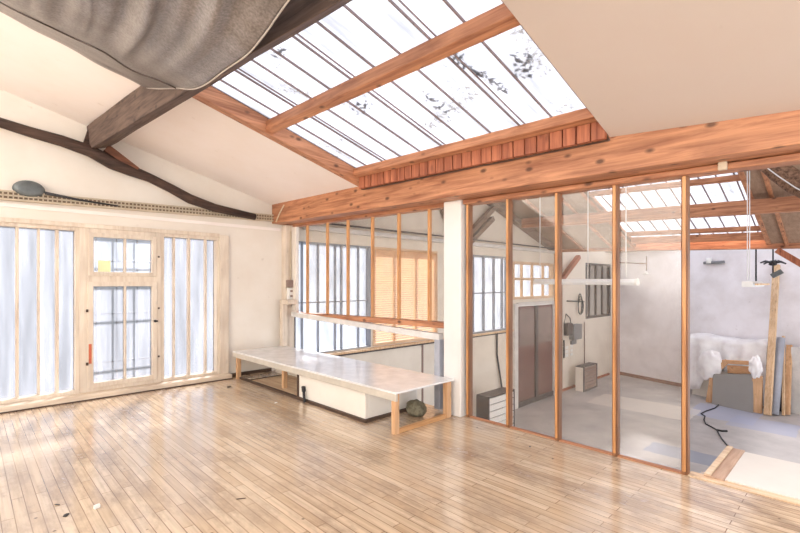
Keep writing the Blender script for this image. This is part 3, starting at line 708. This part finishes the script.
# ------------------------------------------------------------------ landing beyond the doorway
ld = thing('landing', 'white board landing with wooden edge strip beyond the doorway', 'landing', (3.0, .2, 0))
LX0, LX1 = XP + .10, 3.28
yL = onZ(724, 483, 0).y; yLw = onZ(703, 478, 0).y
MB().box(XP + .035, LX1, -.9, yL, .001, .012).build('white_board', plain('landing_board', (222, 214, 204), .5, .06, 3), ld, bev=.002)
MB().box(XP + .02, LX1 + .02, yL, yLw, .001, .014).build('edge_strip', M['landedge'], ld, bev=.003)
MB().box(XP + .02, LX1 + .02, yLw - .03, yLw, .0145, .022).build('edge_batten', 'paleY', ld, bev=.003)
MB().box(XP + .10, LX1, -.9, yLw, -.07, .0).build('deck', 'pale', ld)
for x, y in ((LX1 - .05, .45), (LX1 - .05, -.8)): MB().box(x - .03, x + .03, y - .03, y + .03, FL, -.07).build('post', 'pale', ld)
struct(MB().box(XP - .02, XP + .05, -1.6, yB - .02, .0, .006).build('trim_10', 'paleY', bev=.002))

# ------------------------------------------------------------------ workshop roof timbers
lo = [V((x, y, 1.942 + .035 * (y - 1.85))) for x, y in ((7.45, -2.3), (7.57, -2.3), (7.57, 4.45), (7.45, 4.45))]
tag(MB().hexa(lo, [V((p.x, p.y, zf(7.58, p.y) - .043)) for p in lo]).build('workshop_purlin', 'beamY', bev=.006),
    'orange-brown purlin crossing the workshop skylight at half height', 'beam')
def ze(y): return 1.589 + .036 * (y - 2.2)
lo = [V((9.2, -2.3, ze(-2.3))), V((9.38, -2.3, ze(-2.3))), V((9.38, 4.68, ze(4.68))), V((9.2, 4.68, ze(4.68)))]
tag(MB().hexa(lo, [p + V((0, 0, .19)) for p in lo]).build('workshop_eave_beam', 'beamY', bev=.006), 'orange beam at the foot of the workshop skylight, lowest of the roof timbers', 'beam')
def zg2(x, y): return zf(x, y) + .11
s2 = thing('workshop_skylight', 'ribbed white skylight in the workshop roof beyond the glass partition', 'skylight', (7.5, 2, 2.2))
Y0, Y1 = 1.09, 3.04
lo = [V((x, y, zg2(x, y))) for x, y in ((5.95, Y0 - .05), (9.0, Y0 - .05), (9.0, Y1 + .02), (5.95, Y1 + .02))]
MB().hexa(lo, [p + V((0, 0, .006)) for p in lo]).build('glazing_sheet', 'skyl', s2)
yy = Y1 - .12
while yy > Y0:
    lo = [V((x, y, zg2(x, y) - .022)) for x, y in ((5.95, yy - .007), (9.0, yy - .007), (9.0, yy + .007), (5.95, yy + .007))]
    MB().hexa(lo, [p + V((0, 0, .022)) for p in lo]).build('glazing_rib', 'lead', s2); yy -= .195
for ya, w_ in ((Y1, .06), (Y0 - .06, .06)):
    lo = [V((x, y, zf(x, y) - .02)) for x, y in ((5.95, ya), (9.2, ya), (9.2, ya + w_), (5.95, ya + w_))]
    MB().hexa(lo, [p + V((0, 0, .128)) for p in lo]).build('side_trimmer', 'beamX', s2, bev=.004)
for x in (7.12, 8.72):
    lo = [V((xx, y, zg2(xx, y) - .085)) for xx, y in ((x - .03, Y0), (x + .03, Y0), (x + .03, Y1), (x - .03, Y1))]
    MB().hexa(lo, [p + V((0, 0, .06)) for p in lo]).build('cross_bar', 'beamY', s2, bev=.004)
lo = [V((8.95, Y0, zf(9.0, Y0) - .02)), V((9.0, Y0, zf(9.0, Y0) - .02)), V((9.0, Y1, zf(9.0, Y1) - .02)), V((8.95, Y1, zf(9.0, Y1) - .02))]
MB().hexa(lo, [p + V((0, 0, .125)) for p in lo]).build('upstand_board', 'beamY', s2)
MB().bar((9.19, Y0 - .05, ze(Y0) + .2), (9.19, Y1, ze(Y1) + .2), .03, .012).build('flashing', 'wcable', s2)
# rafters on the brown boards
grp = 'pairs of rafters under the brown workshop roof'
for i, (y, lab) in enumerate(((.84, 'thin rafter on brown roof boards just right of the workshop skylight'), (.42, 'left rafter of the close pair on the brown workshop roof boards'), (.33, 'right rafter of the close pair on the brown workshop roof boards'),
                             (3.45, 'pale rafter on dim roof boards just left of the workshop skylight'), (4.05, 'pale rafter on dim roof boards nearest the truss on the gable'))):
    lo = [V((x, yy, zf(x, yy) - .04)) for x, yy in ((5.9, y - .022), (9.2, y - .022), (9.2, y + .022), (5.9, y + .022))]
    tag(MB().hexa(lo, [p + V((0, 0, .04)) for p in lo]).build('roof_rafter', 'beamX', bev=.003), lab, 'rafter', grp)
# crooked log at upper right
lg = thing('curved_log', 'crooked bark log with a pale strip under the brown workshop roof', 'log', (5.8, .5, 2.1))
LGX = 6.2
b = MB(); pts = [onX(u, v, LGX) for u, v in ((752, 150), (766, 160), (780, 172), (796, 183), (815, 192), (840, 200))]
b.tube(pts, [.10, .10, .105, .11, .11, .11], 12); b.build('trunk', wood('bark', (150, 116, 92), (70, 46, 34), 'x', .9, .6), lg)
b = MB(); b.tube([onX(u, v, LGX - .1) for u, v in ((748, 156), (762, 164), (778, 176), (796, 188), (830, 204))], .006); b.build('pale_strip', 'wcable', lg)
tag(MB().bar(onX(777, 250, 9.15), onX(822, 276, 9.15), .09, .10, (1, 0, 0)).build('roof_brace', 'redboard'), 'dark diagonal brace under the right end of the workshop eave beam', 'brace')
# truss against the workshop gable
trs = thing('gable_truss', 'old grey-brown roof truss against the workshop gable', 'truss', (5.8, YW - .1, 1.6))
yt = YW - .08
M['trusswood'] = wood('truss_timber', (150, 124, 106), (104, 78, 64), 'x', .75, .3)
MB().bar((5.8, yt, zf(5.8, YW) - .10), (9.2, yt, zf(9.2, YW) - .06), .10, .13, (0, 1, 0)).build('rafter', 'trusswood', trs)
MB().bar((5.8, yt, zf(5.8, YW) - .10), (2.9, yt, zf(5.8, YW) - .30 * 2.9 - .08), .10, .13, (0, 1, 0)).build('rafter', 'trusswood', trs)
for p, q in (((5.86, 1.66), (7.0, 2.50)), ((6.05, 1.66), (6.75, 2.15)), ((5.74, 1.66), (5.25, 2.50))):
    MB().bar((p[0], yt, p[1]), (q[0], yt, q[1]), .08, .10, (0, 1, 0)).build('strut', 'trusswood', trs)
MB().bar((2.9, yt, 1.66), (9.2, yt, 1.66), .10, .05).build('tie_beam', 'whitew', trs)
MB().bar((2.9, yt - .07, 1.725), (9.2, yt - .07, 1.725), .03, .02).build('cable_tray', 'charcoal', trs)
# post and brace at the eave beam
pst = thing('workshop_post', 'grey timber post with red-brown brace against the workshop side wall', 'post', (9.28, YW, -.3))
MB().box(9.22, 9.36, YW - .12, YW - .005, FL, ze(4.6)).build('post', 'trusswood', pst)
MB().bar((9.24, YW - .14, 1.06), (10.1, YW - .14, 1.60), .09, .10, (0, 1, 0)).build('brace', 'redboard', pst)

# ------------------------------------------------------------------ workshop lamps
def cablelen(x, y, z): return [(x, y, z), (x, y, zf(x, y))]
fl = thing('tube_light', 'long white tube light hanging on white cables behind the partition', 'lamp', onX(590, 282, 6.2))
p, q = onX(536, 282, 6.2), onX(637, 282.5, 6.2)
prof = [(-.05, -.035), (.05, -.035), (.062, .0), (.03, .045), (-.03, .045), (-.062, .0)]
MB().prism([p + V((a, 0, c)) for a, c in prof], q - p).build('housing', 'lamp', fl, bev=.004)
for s, r_ in ((p, .012), (q, -.012)): MB().prism([s + V((a * 1.08, r_, c * 1.1)) for a, c in prof], V((0, -r_ * 2, 0))).build('end_cap', 'white', fl)
for u in (540, 626):
    c = onX(u, 280, 6.2); MB().tube(cablelen(6.2, c.y, c.z + .04), .007, 6).build('cable', 'wcable', fl)
f2 = thing('tube_light', 'white tube light seen end-on above the leaning planks, on white cables', 'lamp', (6.2, .9, 1))
yq = .9
MB().prism([V((6.2, yq + a * .8, .985 + c * .8)) for a, c in prof], V((.85, 0, 0))).build('housing', 'lamp', f2)
MB().box(6.19, 6.20, yq - .048, yq + .048, .957, 1.018).build('end_cap', 'white', f2)
MB().box(6.25, 7.1, yq - .09, yq - .06, .975, .995).build('side_batten', 'pale', f2)
for x, y in ((6.25, yq + .006), (6.27, yq - .012)): MB().tube(cablelen(x, y, 1.01), .0045, 6).build('cable', 'wcable', f2)
c = onX(756, 262, 9.42); tag(MB().tube([(c.x, c.y, 1.80), (c.x, c.y, onX(756, 284, 9.42).z)], .012, 6).build('dangling_wire', 'cable'), 'thin dark cord hanging behind the workshop eave beam near the end-on tube light', 'cord')
cable_u = onX(588, 280, 6.6)
tag(MB().tube(cablelen(6.6, cable_u.y, 1.0), .006, 6).build('pull_cord', 'wcable'), 'thin white cord hanging behind the tube light', 'cord')
pd = thing('pendant_lamp', 'black pendant with spreading arms and a small tilted head', 'lamp', onX(773, 263, 10.2))
c = onX(773, 263, 10.2)
MB().tube([(c.x, c.y, 1.80), (c.x, c.y, c.z - .20)], .012, 8).build('stem', 'dark', pd)
for k in range(6):
    a = k * math.pi / 3 + .4; e = V((math.cos(a) * .18, math.sin(a) * .18, -.02 + .03 * (k % 2)))
    MB().tube([c, c + e * .6 + V((0, 0, .03)), c + e], [.016, .02, .012], 8).build('arm', 'dark', pd)
MB().lathe([(0, .05), (.05, .04), (.06, 0), (.05, -.04), (0, -.05)], c).build('hub', 'dark', pd)
e = onX(777, 274, 10.15); MB().bar(e + V((0, .07, -.04)), e + V((0, -.07, .05)), .08, .08).build('lamp_head', 'steel', pd)

# ------------------------------------------------------------------ slatted heaters, electric board
def slatbox(name, lab, x0, x1, y0, y1, z1, front, side, frame, n):
    r = thing(name, lab, 'heater', ((x0 + x1) / 2, (y0 + y1) / 2, FL), None)
    MB().box(x0, x1, y0 + .02, y1, FL, z1 - .02).build('casing', side, r)
    b = MB(); b.box(x0, x0 + .03, y0 - .01, y0 + .02, FL, z1).box(x1 - .03, x1, y0 - .01, y0 + .02, FL, z1).box(x0, x1, y0 - .01, y1, z1 - .02, z1).box(x0 + .03, x1 - .03, y0 - .005, y0 + .02, FL, FL + .03)
    b.build('frame', frame, r, bev=.004)
    hh = (z1 - FL - .06) / n
    for i in range(n): MB().box(x0 + .03, x1 - .03, y0, y0 + .018, FL + .035 + i * hh, FL + .035 + i * hh + hh * .86).build('slat', front, r)
    return r
slatbox('slatted_heater', 'slatted box heater with white slats just behind the partition foot', 5.71, 6.45, 3.98, 4.2, -.734, 'white', 'charcoal', 'charcoal', 6)
slatbox('slatted_heater', 'brown slatted box heater standing at the workshop wall corner', 9.86, 10.57, 4.33, 4.52, -.865, 'slatdark', 'cream', 'charcoal', 6)
cp = onY(497, 370, YW - .03)
tag(MB().tube([onY(497, 333, YW - .03), onY(497, 355, YW - .03), onY(500, 375, YW - .03), onY(503, 396, YW - .05)], .018, 6).build('hanging_cable', 'cable'), 'dark cable hanging down the wall above the white-slatted heater', 'cable')
eb = thing('fuse_box', 'grey electric fuse box with notices on the workshop side wall', 'fuse box', (10, YW, -.2))
def wallbox(name, mat, u0, u1, v0, v1, t, par):
    a, c = onY(u0, v0, YW), onY(u1, v1, YW); k = onY((u0 + u1) / 2, v0, YW).z; k2 = onY((u0 + u1) / 2, v1, YW).z
    return MB().box(a.x, c.x, YW - t, YW - .001, min(k, k2), max(k, k2)).build(name, mat, par, bev=.004)
wallbox('meter', 'charcoal', 563.5, 568.5, 323, 335, .10, eb); wallbox('enclosure', 'greybox', 569, 577, 324, 339, .12, eb); wallbox('switch', 'greybox', 570, 574.5, 340, 344, .05, eb)
for v in (346, 350, 354): wallbox('notice', 'white', 565, 568, v, v + 3, .012, eb); wallbox('notice', 'white', 570, 572.5, v - 1, v + 1.6, .012, eb)
wallbox('riser', 'dark', 563, 564, 340, 358, .02, eb)
b = MB(); b.tube([onY(564, 324, YW - .06), onY(566, 314, YW - .08), onY(570, 318, YW - .06), onY(571, 325, YW - .06)], .012, 6); b.build('loop', 'cable', eb)
b = MB(); cc = onY(580, 304, YW - .04)
for k in range(3):
    pts = []
    for i in range(25):
        a = 2 * math.pi * i / 24; pts.append(cc + V((math.cos(a) * (.10 + .02 * k), -.01 * k, math.sin(a) * (.24 - .03 * k) - .03 * k)))
    b.tube(pts, .011, 5)
b.tube([onY(567, 301, YW - .03), onY(584, 301.5, YW - .03)], .014, 5)
tag(b.build('cable_coil', 'cable'), 'dark cable coil hung on the wall above the fuse box', 'cable')
tag(MB().tube([onY(584.5, 322, YW - .02), onY(584.5, 364, YW - .02)], .012, 6).build('wall_pipe', 'slatdark'), 'thin upright pipe on the wall above the brown slatted heater', 'pipe')

# ------------------------------------------------------------------ things along the workshop far wall
wl = thing('wall_lamp', 'small wall lamp on a thin rod high on the workshop far wall', 'lamp', onF(645, 262, .05))
MB().tube([onF(615, 262.5, .04), onF(646, 263.5, .04)], .018, 6).build('rod', 'slatdark', wl)
MB().tube([onF(646.5, 256, .08), onF(646.5, 271, .08)], .012, 6).build('stem', 'slatdark', wl)
MB().lathe([(0, .04), (.03, .03), (.07, -.04), (0, -.04)], onF(646, 273, .1)).build('shade', 'white', wl)
hk = thing('wall_bracket', 'white wall bracket with a grey arm high on the far wall', 'bracket', onF(712, 262, .05))
MB().tube([onF(709, 258, .06), onF(709, 263.5, .06)], [.05, .06], 8).build('holder', 'white', hk)
MB().tube([onF(704, 263, .05), onF(724, 262, .05)], .035, 6).build('arm', 'greybox', hk)
# covered furniture
cs = thing('covered_furniture', 'furniture hidden under a draped white dust sheet at the far wall', 'covered furniture', onZ(725, 400, FL))
P0, P1 = onF(686, 393, .5), onF(767, 405, .5)
bl = V((P0.x, P0.y, FL)); br_ = V((P1.x, P1.y, FL)); ax = (br_ - bl); wd = ax.length; ax.normalize(); nn = V((.96, -.28, 0))   # towards the wall
topz = onF(720, 336, .45).z; hgt = topz - FL
b = MB()
def drape(u, v):
    s = u * wd; f = 0
    prof = [(-.06, .10), (-.05, .45), (-.03, .80), (.0, .96), (.06, 1.0), (.30, 1.0), (.44, .98), (.46, .5), (.46, .1)]
    i = v * (len(prof) - 1); k = min(int(i), len(prof) - 2); f = i - k
    f = f * f * (3 - 2 * f) if False else f
    dd = prof[k][0] * (1 - f) + prof[k + 1][0] * f; zz = prof[k][1] * (1 - f) + prof[k + 1][1] * f
    edge = .06 * (1 - min(1, min(u, 1 - u) / .06))
    hem = 1.0
    if v < .33:
        cut = .10 + .38 * max(0, min(1, (u - .22) / .12)) * max(0, min(1, (.98 - u) / .05)) + .05 * noise.noise(V((u * 7, 2, 0)))
        zz = cut + (zz - .10) * (.80 - cut) / .70 if zz < .8 else zz
    fold = (noise.noise(V((u * 9, v * 2.5, 0))) * .10 + math.sin(u * 26 + 4 * noise.noise(V((u * 3, 1, 0)))) * .035) * (1 - min(1, v / .45)) + noise.noise(V((u * 5, v * 6, 3))) * .035
    dip = .06 * math.sin(u * 3.1) * (1 if .3 < v < .75 else .3)
    return bl + ax * s + nn * (dd - fold) + V((0, 0, zz * (hgt - dip) - edge + noise.noise(V((u * 6, v * 4, 7))) * .05 * min(1, zz * 1.5)))
b.grid(70, 32, drape); b.build('dust_sheet', 'sheetcloth', cs, solid=.008)
MB().hexa([bl + nn * .02 + ax * .12, br_ + nn * .02 - ax * .12, br_ + nn * .38 - ax * .12, bl + nn * .38 + ax * .12],
          [p + V((0, 0, hgt * .86)) for p in (bl + nn * .02 + ax * .12, br_ + nn * .02 - ax * .12, br_ + nn * .38 - ax * .12, bl + nn * .38 + ax * .12)]).build('furniture_body', 'cream', cs)
def lump(u0, u1, v0, v1, off, dep, seed):
    c = onF((u0 + u1) / 2, (v0 + v1) / 2, off); a = (onF(u1, (v0 + v1) / 2, off) - onF(u0, (v0 + v1) / 2, off)) / 2; hz = (onF((u0 + u1) / 2, v0, off).z - onF((u0 + u1) / 2, v1, off).z) / 2
    b = MB()
    def fn(u, v):
        t = 2 * math.pi * u; ph = math.pi * (v - .5); d = V((math.cos(t) * math.cos(ph), math.sin(t) * math.cos(ph), math.sin(ph)))
        k = 1 + .26 * noise.noise(d * 2.2 + V((seed, 0, 0))) + .04 * noise.noise(d * 7 + V((0, seed, 0)))
        return c + (a * d.x + nn * (dep * d.y) + V((0, 0, hz * d.z))) * k
    b.grid(36, 20, fn); b.build('gathered_corner', 'sheetcloth', cs)
lump(697, 722, 351, 379, .86, .12, 3.0); lump(749.5, 762, 356, 378, .98, .10, 8.0)
# wooden trestle frame and the grey board in it
def fp(u, v, off): return onF(u, v, off)
tf = thing('wooden_frame', 'pale wooden stand frame in front of the dust sheet', 'frame', onZ(733, 402, FL))
OF = .85
def onFfloor(u, off):
    r = ray(u, 300); k = (FWX0 - off * 1.042) / (r.x - FSK * r.y); p = EYE + r * k; return V((p.x, p.y, FL))
MB().bar(onFfloor(709, OF), fp(714, 372, OF), .10, .10, (1, 0, 0)).build('leg', 'orange', tf, bev=.006)
MB().bar(fp(714, 374, OF), fp(727, 361, OF), .09, .09, (1, 0, 0)).build('knee', 'orange', tf, bev=.006)
MB().bar(onFfloor(757, OF), fp(757.5, 376, OF), .15, .11, (1, 0, 0)).build('leg', 'orange', tf, bev=.006)
MB().bar(fp(723, 361.5, OF), fp(759, 363.5, OF), .08, .07).build('top_rail', 'orangeY', tf, bev=.006)
MB().bar(fp(728, 369, OF - .04), fp(757, 371, OF - .04), .06, .15).build('apron', 'orangeY', tf, bev=.004)
a, c, d, e = onFfloor(712, OF + .12), onFfloor(752.5, OF + .12), fp(753, 374, OF + .06), fp(713, 374, OF + .06)
tag(MB().prism([a, c, d, e], (.03, -.008, 0)).build('grey_board', 'grey'), 'flat grey board standing inside the pale wooden frame', 'board')
a_ = onFfloor(756, OF - .2)
tag(MB().hexa([onFfloor(759, .45), onFfloor(768, .45), onFfloor(768, .38), onFfloor(759, .38)], [fp(761, 364, .3), fp(769, 365, .3), fp(769, 365, .24), fp(761, 364, .24)]).build('plywood_sheet', 'slatdark'), 'dull brown panel leaning right of the wooden frame', 'panel')
def lean(name, mat, lab, cat, u0, o0, u1, v1, o1, w, t, tube=False):
    p, q = onFfloor(u0, o0), fp(u1, v1, o1)
    b = MB()
    if tube: p = p + V((0, 0, w * .15)); b.tube([p, p.lerp(q, .5), q], w / 2, 14)
    else: b.bar(p + V((0, 0, t * .3)), q, w, t, (.96, -.28, 0))
    return tag(b.build(name, mat, bev=0 if tube else .004), lab, cat)
lean('leaning_plank', 'pale', 'tallest pale plank leaning on the far wall beside the dust sheet', 'plank', 767.5, .95, 776.5, 265, .04, .105, .06)
lean('grey_tube', 'tubegrey', 'fat grey tube leaning beside the tallest plank', 'tube', 774.5, .8, 781, 338, .35, .13, .1, True)
lean('dark_strip', 'dark', 'narrow black board between grey tube and brown plank', 'board', 780.5, .45, 783, 364, .3, .10, .04)
lean('brown_plank', 'orange', 'short brown plank leaning right of the grey tube', 'plank', 787, .6, 789.5, 345, .25, .085, .05)
lean('thin_batten', 'pale', 'thin batten leaning behind the grey tube', 'batten', 783.5, .7, 783.5, 336, .25, .04, .04)
a, c = onFfloor(791, .32), onFfloor(830, .32)
tag(MB().prism([a, c, V((c.x, c.y, fp(812, 347, .3).z)), V((a.x, a.y, fp(791, 347, .3).z))], (.05, -.015, 0)).build('whitewashed_wallboard', 'whitew'), 'tall white panel standing at the far right against the workshop wall', 'panel')
# black cable on the workshop floor
pts = [onZ(u, v, FL + .012) for u, v in ((733, 449), (727, 445), (722, 439), (719, 434), (717, 430), (712, 427), (706, 424), (704, 420), (705, 416), (701, 413.5), (706, 411), (715, 408), (719, 404.5))]
b = MB(); b.tube(pts, .010, 6); b.tube([onZ(717, 430, FL + .012), onZ(722, 431, FL + .012), onZ(727, 431, FL + .012)], .018, 6)
tag(b.build('floor_cable', 'cable'), 'black cable snaking over the grey workshop floor past the landing', 'cable')

# ------------------------------------------------------------------ scraps on the wooden floor
def chip(name, mat, lab, u, v, lx, ly, hz, rot):
    c = onZ(u, v, 0); ca, sa = math.cos(rot), math.sin(rot); ps = []
    for a, d in ((-1, -.8), (.7, -1), (1, .6), (.1, 1), (-.9, .7)): ps.append(V((c.x + ca * a * lx - sa * d * ly, c.y + sa * a * lx + ca * d * ly, .0005)))
    return tag(MB().prism(ps, (0, 0, hz)).build(name, mat, bev=.001), lab, 'scrap', 'scraps on the wooden floor')
chip('floor_scrap', 'dark', 'largest dark scrap on the floor at lower left', 66, 515.5, .014, .009, .004, .9)
chip('paper_scrap', 'white', 'crumpled white paper scrap on the floor at lower left', 97, 508, .013, .010, .014, .3)
chip('floor_scrap', 'dark', 'narrow dark sliver just left of the white paper scrap', 57, 505, .012, .004, .003, 2.3)
chip('floor_scrap', 'darkbrown', 'thin dark twig on the floor at lower middle', 241, 499, .022, .003, .003, 2.6)
chip('floor_scrap', 'darkbrown', 'brown chip on the floor near the window foot and bench leg', 229, 387, .02, .012, .006, .2)
chip('floor_scrap', 'white', 'white speck on the floor in front of the bench', 276, 403, .012, .008, .006, .2)
chip('floor_scrap', 'dark', 'dark crumb on the floor before the second partition mullion', 530, 447, .006, .006, .004, .2)

# ------------------------------------------------------------------ light
w = bpy.data.worlds.new('sky'); S.world = w; w.use_nodes = True; nt = w.node_tree; nt.nodes.clear()
bg = N(nt, 'ShaderNodeBackground', Color=(.93, .967, 1.0, 1), Strength=2.0); o = N(nt, 'ShaderNodeOutputWorld'); nt.links.new(bg.outputs[0], o.inputs[0])
sl = bpy.data.lights.new('sun', 'SUN'); sl.energy = 50.0; sl.angle = math.radians(6); sl.color = (1, .98, .955)
so = bpy.data.objects.new('sun', sl); COL.objects.link(so)
so.rotation_euler = V((-.42, -.72, -.70)).to_track_quat('-Z', 'Y').to_euler(); so.location = (6, 14, 12)

# ------------------------------------------------------------------ camera
cd = bpy.data.cameras.new('camera'); co = bpy.data.objects.new('camera', cd); COL.objects.link(co)
cd.sensor_width = 36; cd.lens = F / 800 * 36; cd.shift_y = (HOR - 266.5) / 800; cd.clip_start = .05
co.location = (0, 0, H); co.rotation_euler = (math.pi / 2, 0, -TH)
S.camera = co
S.view_settings.view_transform = 'Standard'; S.view_settings.look = 'None'; S.view_settings.gamma = 1; S.view_settings.use_curve_mapping = False
S.view_settings.exposure = 0.24
